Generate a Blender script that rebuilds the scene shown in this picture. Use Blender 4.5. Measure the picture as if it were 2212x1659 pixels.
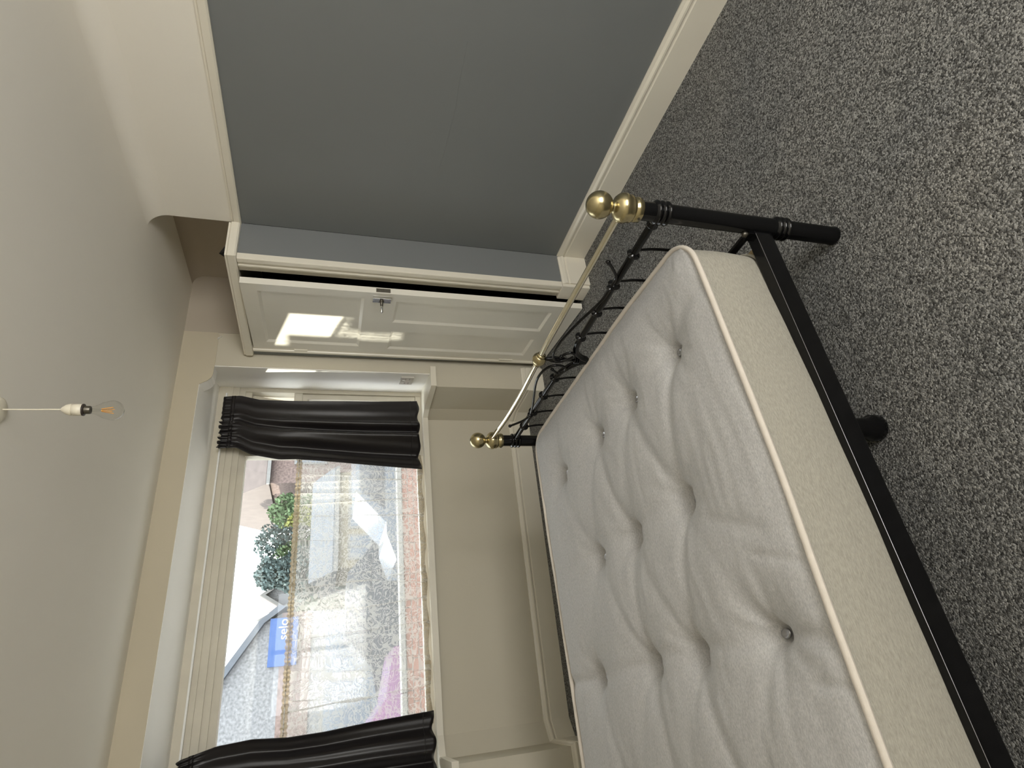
import bpy, bmesh, math, random
from mathutils import Vector, Matrix, noise as mnoise
random.seed(7)
SC = bpy.context.scene
COL = SC.collection
for o in list(bpy.data.objects): bpy.data.objects.remove(o)

# ------------------------------------------------------------------ camera, sky, sun, daylight, exposure
cam_d = bpy.data.cameras.new('camera'); cam = bpy.data.objects.new('camera', cam_d); COL.objects.link(cam)
FPX = 1271.684
cam_d.sensor_width = 36.0; cam_d.lens = 36.0*FPX/2212.0; cam_d.clip_start = 0.02; cam_d.clip_end = 300
yaw, pitch, roll = 0.5252363, -0.2958845, 0.0344447
f_ = Vector((math.sin(yaw)*math.cos(pitch), math.cos(yaw)*math.cos(pitch), math.sin(pitch)))
r0 = Vector((math.cos(yaw), -math.sin(yaw), 0)); u0 = r0.cross(f_)
r_ = math.cos(roll)*r0 + math.sin(roll)*u0; u_ = -math.sin(roll)*r0 + math.cos(roll)*u0
# the phone was held on its side: the picture's right is the room's down
X, Y, Z = -u_, r_, -f_
cam.matrix_world = Matrix(((X.x, Y.x, Z.x, 0), (X.y, Y.y, Z.y, 0), (X.z, Y.z, Z.z, 1.5), (0, 0, 0, 1)))
SC.camera = cam

world = bpy.data.worlds.new('sky'); SC.world = world; world.use_nodes = True
bg = world.node_tree.nodes['Background']
bg.inputs[0].default_value = (0.97, 0.98, 1.0, 1); bg.inputs[1].default_value = 6.0

sun_d = bpy.data.lights.new('sun', 'SUN'); sun = bpy.data.objects.new('sun', sun_d); COL.objects.link(sun)
sun_d.energy = 9.0; sun_d.angle = math.radians(0.6); sun_d.color = (1.0, 0.93, 0.80)
sdir = Vector((0.894, -0.447, -0.118)).normalized()
sun.rotation_euler = sdir.to_track_quat('-Z', 'Y').to_euler()

def area(name, loc, target, sx, sy, power, color):
    d = bpy.data.lights.new(name, 'AREA'); o = bpy.data.objects.new(name, d); COL.objects.link(o)
    d.shape = 'RECTANGLE'; d.size = sx; d.size_y = sy; d.energy = power; d.color = color
    o.location = loc; o.rotation_euler = (Vector(target)-Vector(loc)).to_track_quat('-Z', 'Y').to_euler()
    return o
# rear fill as daylight from an added, unseen window, tilted up at the ceiling
area('rear_daylight_fill', (0.9, -2.30, 1.35), (1.1, -0.9, 2.8), 1.7, 1.35, 120, (1.0, 0.97, 0.90))

SC.view_settings.view_transform = 'Standard'; SC.view_settings.look = 'None'
SC.view_settings.gamma = 1.0; SC.view_settings.use_curve_mapping = False
SC.view_settings.exposure = 0.0
cy = SC.cycles
cy.use_denoising = True; cy.max_bounces = 10; cy.diffuse_bounces = 6; cy.glossy_bounces = 4
cy.transparent_max_bounces = 16; cy.transmission_bounces = 6; cy.sample_clamp_indirect = 6.0
cy.caustics_reflective = False; cy.caustics_refractive = False

# ------------------------------------------------------------------ materials
MAT = {}
def nt(name):
    m = bpy.data.materials.new(name); m.use_nodes = True; MAT[name] = m
    return m, m.node_tree.nodes, m.node_tree.links, m.node_tree.nodes['Principled BSDF']
def N(nodes, t, **kw):
    n = nodes.new(t)
    for k, v in kw.items():
        if k in n.inputs: n.inputs[k].default_value = v
        else: setattr(n, k, v)
    return n
def ramp(nodes, stops):
    n = nodes.new('ShaderNodeValToRGB'); e = n.color_ramp.elements
    while len(e) < len(stops): e.new(0.5)
    for i, (p, c) in enumerate(stops):
        e[i].position = p; e[i].color = (*c, 1)
    return n
def paint(name, col, rough=0.6, var=0.05, scale=3.0, bump=0.02, bscale=90.0, spec=0.4, coat=0.0):
    """painted surface: slight patchiness and brushed / rolled relief"""
    m, ns, ln, p = nt(name)
    tc = N(ns, 'ShaderNodeTexCoord')
    n1 = N(ns, 'ShaderNodeTexNoise', Scale=scale, Detail=4.0)
    ln.new(tc.outputs['Object'], n1.inputs['Vector'])
    rp = ramp(ns, [(0.25, tuple(c*(1-var) for c in col)), (0.75, tuple(min(1, c*(1+var)) for c in col))])
    ln.new(n1.outputs['Fac'], rp.inputs[0]); ln.new(rp.outputs[0], p.inputs['Base Color'])
    p.inputs['Roughness'].default_value = rough; p.inputs['Specular IOR Level'].default_value = spec
    p.inputs['Coat Weight'].default_value = coat; p.inputs['Coat Roughness'].default_value = 0.12
    if bump:
        n2 = N(ns, 'ShaderNodeTexNoise', Scale=bscale, Detail=3.0)
        ln.new(tc.outputs['Object'], n2.inputs['Vector'])
        b = N(ns, 'ShaderNodeBump', Strength=bump*10, Distance=0.002)
        ln.new(n2.outputs['Fac'], b.inputs['Height']); ln.new(b.outputs[0], p.inputs['Normal'])
    return m
paint('ceiling_white', (0.80, 0.765, 0.69), 0.85, 0.02, 1.2, 0.015, 60)
paint('wall_cream', (0.57, 0.53, 0.43), 0.75, 0.025, 1.5, 0.02, 70)
paint('alcove_plaster', (0.45, 0.395, 0.32), 0.85, 0.05, 2.0, 0.02, 60)  # darker and browner than the cream walls
paint('wallpaper_tan', (0.54, 0.485, 0.37), 0.8, 0.03, 2.0, 0.02, 80)
paint('wall_grey', (0.183, 0.192, 0.194), 0.5, 0.03, 1.4, 0.012, 60, 0.35)
paint('trim_cream', (0.74, 0.70, 0.60), 0.32, 0.03, 4.0, 0.01, 50, 0.5)
paint('door_cream', (0.76, 0.735, 0.66), 0.2, 0.02, 4.0, 0.012, 40, 0.5, 0.25)
paint('reveal_white', (0.90, 0.885, 0.85), 0.55, 0.03, 3.0, 0.02, 40)
paint('frame_cream', (0.62, 0.58, 0.48), 0.45, 0.06, 8.0, 0.01, 60)
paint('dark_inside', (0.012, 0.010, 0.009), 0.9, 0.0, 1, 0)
paint('render_pale', (0.182, 0.188, 0.198), 0.9, 0.45, 14.0, 0.03, 30)
paint('render_cream', (0.252, 0.224, 0.168), 0.9, 0.06, 2.0, 0.03, 30)
paint('roof_slate', (0.091, 0.105, 0.126), 0.7, 0.15, 3.0, 0.05, 20)
paint('roof_brown', (0.112, 0.091, 0.084), 0.7, 0.15, 3.0, 0.05, 20)
paint('outdoor_white', (0.19, 0.19, 0.185), 0.6, 0.12, 8, 0)
paint('white_paint', (0.82, 0.82, 0.80), 0.4, 0.02, 4, 0)
paint('asphalt', (0.077, 0.084, 0.098), 0.9, 0.12, 6, 0.05, 60)
paint('paving', (0.42, 0.41, 0.39), 0.9, 0.1, 5, 0.03, 40)
paint('sign_blue', (0.035, 0.085, 0.24), 0.5, 0.05, 4, 0)
paint('plastic_ivory', (0.72, 0.67, 0.55), 0.35, 0.03, 20, 0)
paint('plastic_white', (0.60, 0.58, 0.53), 0.3, 0.02, 20, 0)
paint('dark_plastic', (0.03, 0.022, 0.018), 0.4, 0.05, 20, 0)
paint('slat_wood', (0.42, 0.33, 0.18), 0.6, 0.15, 6, 0.02, 30)
paint('piping_cream', (0.58, 0.53, 0.465), 0.75, 0.05, 30, 0.03, 400)
paint('black_cloth', (0.008, 0.007, 0.007), 0.8, 0.1, 20, 0.02, 100)
paint('bark', (0.10, 0.075, 0.05), 0.9, 0.2, 10, 0.1, 20)
paint('house_brick', (0.168, 0.126, 0.115), 0.9, 0.45, 12, 0.05, 30)
paint('brick_red', (0.252, 0.119, 0.091), 0.9, 0.18, 9, 0.05, 60)
paint('mortar', (0.252, 0.238, 0.224), 0.95, 0.1, 9, 0.05, 60)
for nm, c in (('leaf_blue', (0.075, 0.112, 0.112)), ('leaf_green', (0.083, 0.135, 0.06)), ('leaf_yellow', (0.225, 0.24, 0.06)), ('leaf_dark', (0.045, 0.075, 0.045))):
    paint(nm, c, 0.7, 0.35, 3.0, 0)
for nm, c in (('car_bluegrey', (0.119, 0.147, 0.189)), ('car_dark', (0.05, 0.06, 0.08)), ('car_purple', (0.21, 0.098, 0.21))):
    paint(nm, c, 0.25, 0.02, 3.0, 0, coat=0.6)
def metal(name, col, rough, var=0.0, metallic=1.0):
    m, ns, ln, p = nt(name)
    p.inputs['Metallic'].default_value = metallic; p.inputs['Roughness'].default_value = rough
    tc = N(ns, 'ShaderNodeTexCoord'); n1 = N(ns, 'ShaderNodeTexNoise', Scale=40.0, Detail=3.0)
    ln.new(tc.outputs['Object'], n1.inputs['Vector'])
    rp = ramp(ns, [(0.3, tuple(c*(1-var) for c in col)), (0.7, tuple(min(1, c*(1+var)) for c in col))])
    ln.new(n1.outputs['Fac'], rp.inputs[0]); ln.new(rp.outputs[0], p.inputs['Base Color'])
    return m
metal('black_metal', (0.003, 0.003, 0.0034), 0.14, 0.2, 0.0); MAT['black_metal'].node_tree.nodes['Principled BSDF'].inputs['Specular IOR Level'].default_value = 0.34
metal('brass', (0.44, 0.375, 0.215), 0.25, 0.08)
metal('brass_pale', (0.78, 0.73, 0.58), 0.16, 0.05)
metal('chrome', (0.72, 0.72, 0.70), 0.15)
metal('steel_dark', (0.13, 0.12, 0.10), 0.4, 0.2)
metal('eyelet_steel', (0.42, 0.42, 0.44), 0.3)
metal('filament', (0.85, 0.42, 0.08), 0.5, 0.05, 0.0)

# curtains: dark satin
m, ns, ln, p = nt('curtain_satin')
p.inputs['Base Color'].default_value = (0.010, 0.008, 0.0085, 1); p.inputs['Roughness'].default_value = 0.38
p.inputs['Sheen Weight'].default_value = 0.05; p.inputs['Specular IOR Level'].default_value = 0.4
tc = N(ns, 'ShaderNodeTexCoord'); w = N(ns, 'ShaderNodeTexNoise', Scale=300.0); ln.new(tc.outputs['Object'], w.inputs['Vector'])
b = N(ns, 'ShaderNodeBump', Strength=0.08, Distance=0.001); ln.new(w.outputs['Fac'], b.inputs['Height']); ln.new(b.outputs[0], p.inputs['Normal'])

# carpet: flecked loop pile
m, ns, ln, p = nt('carpet_fleck')
tc = N(ns, 'ShaderNodeTexCoord')
nz = N(ns, 'ShaderNodeTexNoise', Scale=160.0, Detail=2.0); ln.new(tc.outputs['Object'], nz.inputs['Vector'])
mx = N(ns, 'ShaderNodeMixRGB', blend_type='ADD'); mx.inputs[0].default_value = 0.006
ln.new(tc.outputs['Object'], mx.inputs[1]); ln.new(nz.outputs['Color'], mx.inputs[2])
v = N(ns, 'ShaderNodeTexVoronoi', Scale=235.0); ln.new(mx.outputs[0], v.inputs['Vector'])
sep = N(ns, 'ShaderNodeSeparateColor'); ln.new(v.outputs['Color'], sep.inputs[0])
rp = ramp(ns, [(0.0, (0.045, 0.043, 0.041)), (0.3, (0.11, 0.107, 0.10)), (0.62, (0.205, 0.20, 0.19)), (1.0, (0.40, 0.39, 0.365))])
ln.new(sep.outputs[0], rp.inputs[0])
n2 = N(ns, 'ShaderNodeTexNoise', Scale=2.2, Detail=3.0); ln.new(tc.outputs['Object'], n2.inputs['Vector'])
r2 = ramp(ns, [(0.3, (0.80, 0.83, 0.87)), (0.7, (0.96, 0.97, 0.98))]); ln.new(n2.outputs['Fac'], r2.inputs[0])
mm = N(ns, 'ShaderNodeMixRGB', blend_type='MULTIPLY'); mm.inputs[0].default_value = 1.0
ln.new(rp.outputs[0], mm.inputs[1]); ln.new(r2.outputs[0], mm.inputs[2]); ln.new(mm.outputs[0], p.inputs['Base Color'])
p.inputs['Roughness'].default_value = 0.95; p.inputs['Specular IOR Level'].default_value = 0.1
b = N(ns, 'ShaderNodeBump', Strength=0.7, Distance=0.004); b.invert = True
ln.new(v.outputs['Distance'], b.inputs['Height']); ln.new(b.outputs[0], p.inputs['Normal'])

# mattress cloths: marled weave
def cloth(name, c0, c1, stretch):
    m, ns, ln, p = nt(name)
    tc = N(ns, 'ShaderNodeTexCoord'); mp = N(ns, 'ShaderNodeMapping'); mp.inputs['Scale'].default_value = stretch
    ln.new(tc.outputs['Object'], mp.inputs['Vector'])
    n1 = N(ns, 'ShaderNodeTexNoise', Scale=260.0, Detail=3.0, Roughness=0.7); ln.new(mp.outputs[0], n1.inputs['Vector'])
    rp = ramp(ns, [(0.33, c0), (0.67, c1)]); ln.new(n1.outputs['Fac'], rp.inputs[0]); ln.new(rp.outputs[0], p.inputs['Base Color'])
    p.inputs['Roughness'].default_value = 0.9; p.inputs['Specular IOR Level'].default_value = 0.15; p.inputs['Sheen Weight'].default_value = 0.1
    b = N(ns, 'ShaderNodeBump', Strength=0.25, Distance=0.0015); ln.new(n1.outputs['Fac'], b.inputs['Height']); ln.new(b.outputs[0], p.inputs['Normal'])
cloth('ticking_grey', (0.345, 0.341, 0.338), (0.505, 0.499, 0.492), (0.5, 1.4, 1.0))
cloth('border_beige', (0.27, 0.255, 0.215), (0.38, 0.36, 0.305), (0.3, 0.3, 1.6))

# window glass: thin pane
m, ns, ln, p = nt('glass_pane')
ns.remove(p); out = ns['Material Output']
tr = N(ns, 'ShaderNodeBsdfTransparent'); tr.inputs[0].default_value = (0.96, 0.98, 0.97, 1)
gl = N(ns, 'ShaderNodeBsdfGlossy', Roughness=0.02); lw = N(ns, 'ShaderNodeLayerWeight', Blend=0.5); pw = N(ns, 'ShaderNodeMath', operation='POWER'); pw.inputs[1].default_value = 5.0; ln.new(lw.outputs['Facing'], pw.inputs[0])
fr = N(ns, 'ShaderNodeMapRange'); fr.inputs['To Min'].default_value = 0.03; fr.inputs['To Max'].default_value = 0.8; ln.new(pw.outputs[0], fr.inputs['Value'])
mx = N(ns, 'ShaderNodeMixShader'); ln.new(fr.outputs[0], mx.inputs[0]); ln.new(tr.outputs[0], mx.inputs[1]); ln.new(gl.outputs[0], mx.inputs[2]); ln.new(mx.outputs[0], out.inputs[0])
m, ns, ln, p = nt('bulb_glass')
ns.remove(p); out = ns['Material Output']
tr = N(ns, 'ShaderNodeBsdfTransparent'); tr.inputs[0].default_value = (0.97, 0.97, 0.96, 1)
gl = N(ns, 'ShaderNodeBsdfGlossy', Roughness=0.03); lw = N(ns, 'ShaderNodeLayerWeight', Blend=0.5); pw = N(ns, 'ShaderNodeMath', operation='POWER'); pw.inputs[1].default_value = 3.0; ln.new(lw.outputs['Facing'], pw.inputs[0])
mx = N(ns, 'ShaderNodeMixShader'); ln.new(pw.outputs[0], mx.inputs[0]); ln.new(tr.outputs[0], mx.inputs[1]); ln.new(gl.outputs[0], mx.inputs[2]); ln.new(mx.outputs[0], out.inputs[0])

# net curtain: lace scrolls over fine mesh
def lace(name, base, pat, col):
    m, ns, ln, p = nt(name); ns.remove(p); out = ns['Material Output']
    uv = N(ns, 'ShaderNodeUVMap')
    n1 = N(ns, 'ShaderNodeTexNoise', Scale=11.0, Detail=1.0); ln.new(uv.outputs[0], n1.inputs['Vector'])
    ad = N(ns, 'ShaderNodeMixRGB', blend_type='ADD'); ad.inputs[0].default_value = 0.10
    ln.new(uv.outputs[0], ad.inputs[1]); ln.new(n1.outputs['Color'], ad.inputs[2])
    vo = N(ns, 'ShaderNodeTexVoronoi', Scale=21.0, feature='DISTANCE_TO_EDGE'); ln.new(ad.outputs[0], vo.inputs['Vector'])
    n2 = N(ns, 'ShaderNodeTexNoise', Scale=17.5, Detail=0.8, Distortion=2.4); ln.new(uv.outputs[0], n2.inputs['Vector'])
    a1 = N(ns, 'ShaderNodeMath', operation='SUBTRACT'); a1.inputs[1].default_value = 0.5; ln.new(n2.outputs['Fac'], a1.inputs[0])
    a2 = N(ns, 'ShaderNodeMath', operation='ABSOLUTE'); ln.new(a1.outputs[0], a2.inputs[0])
    a3 = N(ns, 'ShaderNodeMath', operation='LESS_THAN'); a3.inputs[1].default_value = 0.052; ln.new(a2.outputs[0], a3.inputs[0])
    b1 = N(ns, 'ShaderNodeMath', operation='LESS_THAN'); b1.inputs[1].default_value = 0.05; ln.new(vo.outputs['Distance'], b1.inputs[0])
    n3 = N(ns, 'ShaderNodeTexNoise', Scale=9.0, Detail=0.0); ln.new(uv.outputs[0], n3.inputs['Vector'])
    g = N(ns, 'ShaderNodeMath', operation='GREATER_THAN'); g.inputs[1].default_value = 0.5; ln.new(n3.outputs['Fac'], g.inputs[0])
    bm_ = N(ns, 'ShaderNodeMath', operation='MULTIPLY'); ln.new(b1.outputs[0], bm_.inputs[0]); ln.new(g.outputs[0], bm_.inputs[1])
    mxx = N(ns, 'ShaderNodeMath', operation='MAXIMUM'); ln.new(a3.outputs[0], mxx.inputs[0]); ln.new(bm_.outputs[0], mxx.inputs[1])
    mr = N(ns, 'ShaderNodeMapRange'); mr.inputs['To Min'].default_value = base; mr.inputs['To Max'].default_value = pat; ln.new(mxx.outputs[0], mr.inputs['Value'])
    tr = N(ns, 'ShaderNodeBsdfTransparent')
    df = N(ns, 'ShaderNodeBsdfDiffuse'); df.inputs[0].default_value = (*col, 1)
    tl = N(ns, 'ShaderNodeBsdfTranslucent'); tl.inputs[0].default_value = (*col, 1)
    m1 = N(ns, 'ShaderNodeMixShader'); m1.inputs[0].default_value = 0.5; ln.new(df.outputs[0], m1.inputs[1]); ln.new(tl.outputs[0], m1.inputs[2])
    lw = N(ns, 'ShaderNodeLayerWeight', Blend=0.5)
    co = N(ns, 'ShaderNodeMath', operation='SUBTRACT'); co.inputs[0].default_value = 1.0; ln.new(lw.outputs['Facing'], co.inputs[1])
    cm = N(ns, 'ShaderNodeMath', operation='MAXIMUM'); cm.inputs[1].default_value = 0.10; ln.new(co.outputs[0], cm.inputs[0])
    ci = N(ns, 'ShaderNodeMath', operation='DIVIDE'); ci.inputs[0].default_value = 0.8; ln.new(cm.outputs[0], ci.inputs[1])
    iv = N(ns, 'ShaderNodeMath', operation='SUBTRACT'); iv.inputs[0].default_value = 1.0; ln.new(mr.outputs[0], iv.inputs[1])
    pw = N(ns, 'ShaderNodeMath', operation='POWER'); ln.new(iv.outputs[0], pw.inputs[0]); ln.new(ci.outputs[0], pw.inputs[1])
    op = N(ns, 'ShaderNodeMath', operation='SUBTRACT'); op.inputs[0].default_value = 1.0; ln.new(pw.outputs[0], op.inputs[1])
    m2 = N(ns, 'ShaderNodeMixShader'); ln.new(op.outputs[0], m2.inputs[0]); ln.new(tr.outputs[0], m2.inputs[1]); ln.new(m1.outputs[0], m2.inputs[2]); ln.new(m2.outputs[0], out.inputs[0])
lace('net_lace', 0.36, 0.72, (0.60, 0.585, 0.55))
lace('net_hem', 0.74, 0.95, (0.34, 0.28, 0.19))

# ------------------------------------------------------------------ mesh helpers
class MB:
    def __init__(s): s.v = []; s.f = []; s.sm = []
    def add(s, vs, fs, smooth=False):
        o = len(s.v); s.v += [tuple(v) for v in vs]
        for q in fs: s.f.append(tuple(i+o for i in q)); s.sm.append(smooth)
        return s
    def box(s, x0, x1, y0, y1, z0, z1):
        return s.add([(x, y, z) for x in (x0, x1) for y in (y0, y1) for z in (z0, z1)],
                     [(0, 1, 3, 2), (4, 6, 7, 5), (0, 4, 5, 1), (2, 3, 7, 6), (0, 2, 6, 4), (1, 5, 7, 3)])
    def bbox(s, x0, x1, y0, y1, z0, z1, b):
        """box with chamfered edges"""
        bm = bmesh.new(); bmesh.ops.create_cube(bm, size=1.0)
        for v in bm.verts: v.co = Vector(((x0+x1)/2+v.co.x*(x1-x0), (y0+y1)/2+v.co.y*(y1-y0), (z0+z1)/2+v.co.z*(z1-z0)))
        bmesh.ops.bevel(bm, geom=bm.edges[:], offset=b, segments=2, profile=0.7, affect='EDGES')
        bm.verts.ensure_lookup_table(); bm.verts.index_update()
        s.add([v.co[:] for v in bm.verts], [[v.index for v in f.verts] for f in bm.faces]); bm.free(); return s
    def prism(s, poly, z0, z1, axis='z'):
        """extrude a plan polygon; axis 'z': (x,y)->z; 'x': (y,z)->x; 'y': (x,z)->y"""
        def P(a, b, c): return {'z': (a, b, c), 'x': (c, a, b), 'y': (a, c, b)}[axis]
        n = len(poly)
        vs = [P(a, b, z0) for a, b in poly]+[P(a, b, z1) for a, b in poly]
        fs = [tuple(range(n))[::-1], tuple(range(n, 2*n))]+[(i, (i+1) % n, n+(i+1) % n, n+i) for i in range(n)]
        return s.add(vs, fs)
    def tube(s, pts, rad, n=12, caps=True, smooth=True):
        pts = [Vector(p) for p in pts]; m = len(pts)
        rads = rad if isinstance(rad, (list, tuple)) else [rad]*m
        t0 = (pts[1]-pts[0]).normalized(); a = t0.orthogonal().normalized(); vs = []; fs = []
        for i in range(m):
            t = (pts[min(i+1, m-1)]-pts[max(i-1, 0)]).normalized()
            a = (a-t*a.dot(t)).normalized(); b = t.cross(a)
            for k in range(n):
                an = 2*math.pi*k/n; vs.append(pts[i]+(a*math.cos(an)+b*math.sin(an))*rads[i])
        for i in range(m-1):
            for k in range(n): fs.append((i*n+k, i*n+(k+1) % n, (i+1)*n+(k+1) % n, (i+1)*n+k))
        s.add(vs, fs, smooth)
        if caps: s.add([vs[k] for k in range(n)], [tuple(range(n))[::-1]]); s.add([vs[(m-1)*n+k] for k in range(n)], [tuple(range(n))])
        return s
    def lathe(s, prof, c=(0, 0, 0), axis='z', n=24, smooth=True):
        """profile of (radius, height) turned about an axis through c"""
        vs = []; fs = []; m = len(prof)
        for r, h in prof:
            for k in range(n):
                an = 2*math.pi*k/n; p, q = r*math.cos(an), r*math.sin(an)
                v = {'z': (p, q, h), 'x': (h, p, q), 'y': (q, h, p)}[axis]; vs.append((v[0]+c[0], v[1]+c[1], v[2]+c[2]))
        for i in range(m-1):
            for k in range(n): fs.append((i*n+k, i*n+(k+1) % n, (i+1)*n+(k+1) % n, (i+1)*n+k))
        s.add(vs, fs, smooth)
        s.add([vs[k] for k in range(n)], [tuple(range(n))[::-1]]); s.add([vs[(m-1)*n+k] for k in range(n)], [tuple(range(n))])
        return s
    def sweep(s, path, prof, closed=False):
        """moulding: profile (offset to the left of travel, z) mitred along a plan polyline"""
        path = [Vector((p[0], p[1])) for p in path]; n = len(path); m = len(prof); vs = []; fs = []
        for i, p in enumerate(path):
            d0 = (p-path[i-1]).normalized() if i else None
            d1 = (path[i+1]-p).normalized() if i < n-1 else None
            d0 = d0 or d1; d1 = d1 or d0
            n0 = Vector((-d0.y, d0.x)); n1 = Vector((-d1.y, d1.x)); k = (n0+n1).normalized(); k = k/max(0.3, k.dot(n0))
            for o, z in prof: vs.append((p.x+k.x*o, p.y+k.y*o, z))
        for i in range(n-1):
            for j in range(m): fs.append((i*m+j, i*m+(j+1) % m, (i+1)*m+(j+1) % m, (i+1)*m+j))
        fs.append(tuple(range(m))[::-1]); fs.append(tuple((n-1)*m+j for j in range(m)))
        return s.add(vs, fs)
    def strip(s, path, prof):
        n0 = len(s.v); m = len(prof); t = MB(); t.sweep(path, prof); n = len(path)
        fs = [(i*m+j, i*m+j+1, (i+1)*m+j+1, (i+1)*m+j) for i in range(n-1) for j in range(m-1)]
        return s.add(t.v, fs, True)
    def mesh(s, name):
        me = bpy.data.meshes.new(name); me.from_pydata(s.v, [], s.f)
        bm = bmesh.new(); bm.from_mesh(me); bmesh.ops.recalc_face_normals(bm, faces=bm.faces); bm.to_mesh(me); bm.free()
        me.polygons.foreach_set('use_smooth', s.sm); me.update(); return me
    def build(s, name, mat, parent=None, loc=None):
        me = s.mesh(name); me.materials.append(MAT[mat]); o = bpy.data.objects.new(name, me); COL.objects.link(o)
        if parent: o.parent = parent
        if loc: o.location = loc
        return o
def tag(o, label=None, cat=None, group=None, kind=None):
    for k, v in (('label', label), ('category', cat), ('group', group), ('kind', kind)):
        if v: o[k] = v
    return o
def empty(name, loc=(0, 0, 0), rz=0.0, label=None, cat=None, group=None, kind=None):
    o = bpy.data.objects.new(name, None); COL.objects.link(o); o.location = loc; o.rotation_euler = (0, 0, rz); o.empty_display_size = 0.1
    return tag(o, label, cat, group, kind)
def bez(pts, n=8):
    """Catmull-Rom through points"""
    P = [Vector(p) for p in pts]; P = [2*P[0]-P[1]]+P+[2*P[-1]-P[-2]]; out = []
    for i in range(1, len(P)-2):
        for k in range(n):
            t = k/n; a, b, c, d = P[i-1:i+3]
            out.append(0.5*((2*b)+(c-a)*t+(2*a-5*b+4*c-d)*t*t+(3*b-a-3*c+d)*t**3))
    out.append(P[-2]); return out
def place(o, L, rz=0.0): o.location = L; o.rotation_euler = (0, 0, rz); return o

# ------------------------------------------------------------------ the room
TW = -0.0194827; YW = 4.018045
WL = (-YW*math.sin(TW)*1.0, YW*math.cos(TW), 0.0)          # origin of the window wall's own frame: x along, y outward
ZC = 2.43
floor = tag(MB().box(-1.3, 2.95, -2.0, 4.25, -0.12, 0.0).build('floor', 'carpet_fleck'), 'grey flecked loop pile carpet covering the bedroom floor', kind='structure')
ceil_ = tag(MB().box(-1.3, 2.95, -2.0, 4.3, ZC, ZC+0.12).build('ceiling', 'ceiling_white'), 'cream white plaster ceiling with coved edges', kind='structure')

XG = 2.447; YB = 2.591; XA = 2.83
wr = tag(MB().box(XG, XA, -2.0, YB, 0, 2.0).build('wall_right', 'wall_grey'), 'dark grey painted wall right of the cupboard', kind='structure')
MB().tube([(XG, 2.084, 1.019), (XG, 1.98, 1.009), (XG, 1.687, 0.997), (XG, 1.56, 1.006), (XG, 1.382, 1.007)], 0.0013, 5).build('plaster_ridge', 'wall_grey', wr)
fz = MB().box(XG, XA, -2.0, YB, 2.0, ZC).build('frieze', 'ceiling_white', wr)
tag(MB().box(XA, XA+0.12, YB, 4.3, 0, ZC).build('wall_alcove', 'alcove_plaster'), 'darker plaster wall at the back of the alcove over the cupboard', kind='structure')
# coved joints between ceiling and walls
def cove(r): return [(0, ZC-r)]+[(r-r*math.cos(a), ZC-r+r*math.sin(a)) for a in [math.pi/2*i/8 for i in range(1, 8)]]+[(r, ZC)]
mb = MB(); mb.strip([(XG, -2.0), (XG, YB)], cove(0.085)); mb.prism([(XG+a, b) for a, b in [(-q, w) for q, w in cove(0.085)]+[(0.0, ZC)]], YB-0.002, YB-0.0005, 'y'); tag(mb.build('trim_1', 'ceiling_white'), 'curved plaster cove between grey wall frieze and ceiling', kind='structure')
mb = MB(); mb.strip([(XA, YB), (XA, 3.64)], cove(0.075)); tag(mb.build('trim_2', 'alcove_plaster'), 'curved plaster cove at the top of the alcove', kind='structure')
# left wall and rear wall with an added window, behind the camera
tag(MB().box(-1.3, -1.15, -2.0, 4.3, 0, ZC).build('wall_left', 'wall_cream'), 'cream wall at the head of the bed', kind='structure')
mb = MB(); mb.box(-1.3, 0.0, -2.15, -2.0, 0, ZC).box(1.8, 2.95, -2.15, -2.0, 0, ZC).box(0.0, 1.8, -2.15, -2.0, 0, 0.85).box(0.0, 1.8, -2.15, -2.0, 2.25, ZC)
tag(mb.build('wall_rear', 'wall_cream'), 'cream rear wall with an added window opening', kind='structure')
w2 = empty('added_rear_window', (0, -2.1, 0), kind='structure')  # unseen window added for the rear fill
mb = MB()
for x0, x1 in ((0.0, 0.06), (0.87, 0.93), (1.74, 1.8)): mb.box(x0, x1, -0.03, 0.03, 0.85, 2.25)
mb.box(0.06, 1.74, -0.03, 0.03, 0.85, 0.91).box(0.06, 1.74, -0.03, 0.03, 2.19, 2.25)
mb.build('window_frame', 'white_paint', w2)

# ---- window wall (own frame)
PD = -0.41; AD = 0.02
wall_w = empty('wall_window', WL, TW, kind='structure')
tag(wall_w, 'cream wall with the bay window and wallpapered frieze')
SILL = 0.845
mb = MB()
mb.prism([(1.957, PD), (3.1, PD), (3.1, 0.25), (1.90, 0.25), (1.90, AD), (1.942, -0.09)], 0, SILL-0.04)
mb.prism([(2.06, PD), (3.1, PD), (3.1, 0.25), (2.15, 0.25), (2.14, 0.03)], SILL-0.04, ZC)
mb.build('pier', 'wall_cream', wall_w)
MB().prism([(-0.29, PD), (-0.285, -0.05), (-0.17, AD), (-0.17, 0.25), (-1.4, 0.25), (-1.4, PD)], 0, SILL-0.04).prism([(-0.40, PD), (-0.48, 0.03), (-0.48, 0.25), (-1.4, 0.25), (-1.4, PD)], SILL-0.04, ZC).build('pier', 'wall_cream', wall_w)
MB().box(-0.2, 1.93, AD, 0.25, 0, SILL-0.04).build('apron', 'wall_cream', wall_w)
mb = MB().prism([(PD, 2.295), (0.02, 2.258), (0.25, 2.258), (0.25, ZC), (PD, ZC)], -0.5, 2.16, 'x')
mb.build('lintel', 'reveal_white', wall_w)
# rounded bracket corner where the lintel meets the right reveal
arc = [(1.92, 2.300), (1.932, 2.278), (1.948, 2.252), (1.968, 2.236), (1.99, 2.228), (2.075, 2.226), (2.075, 2.30)]
MB().prism(arc, PD, -0.30, 'y').build('bracket', 'reveal_white', wall_w)
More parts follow.
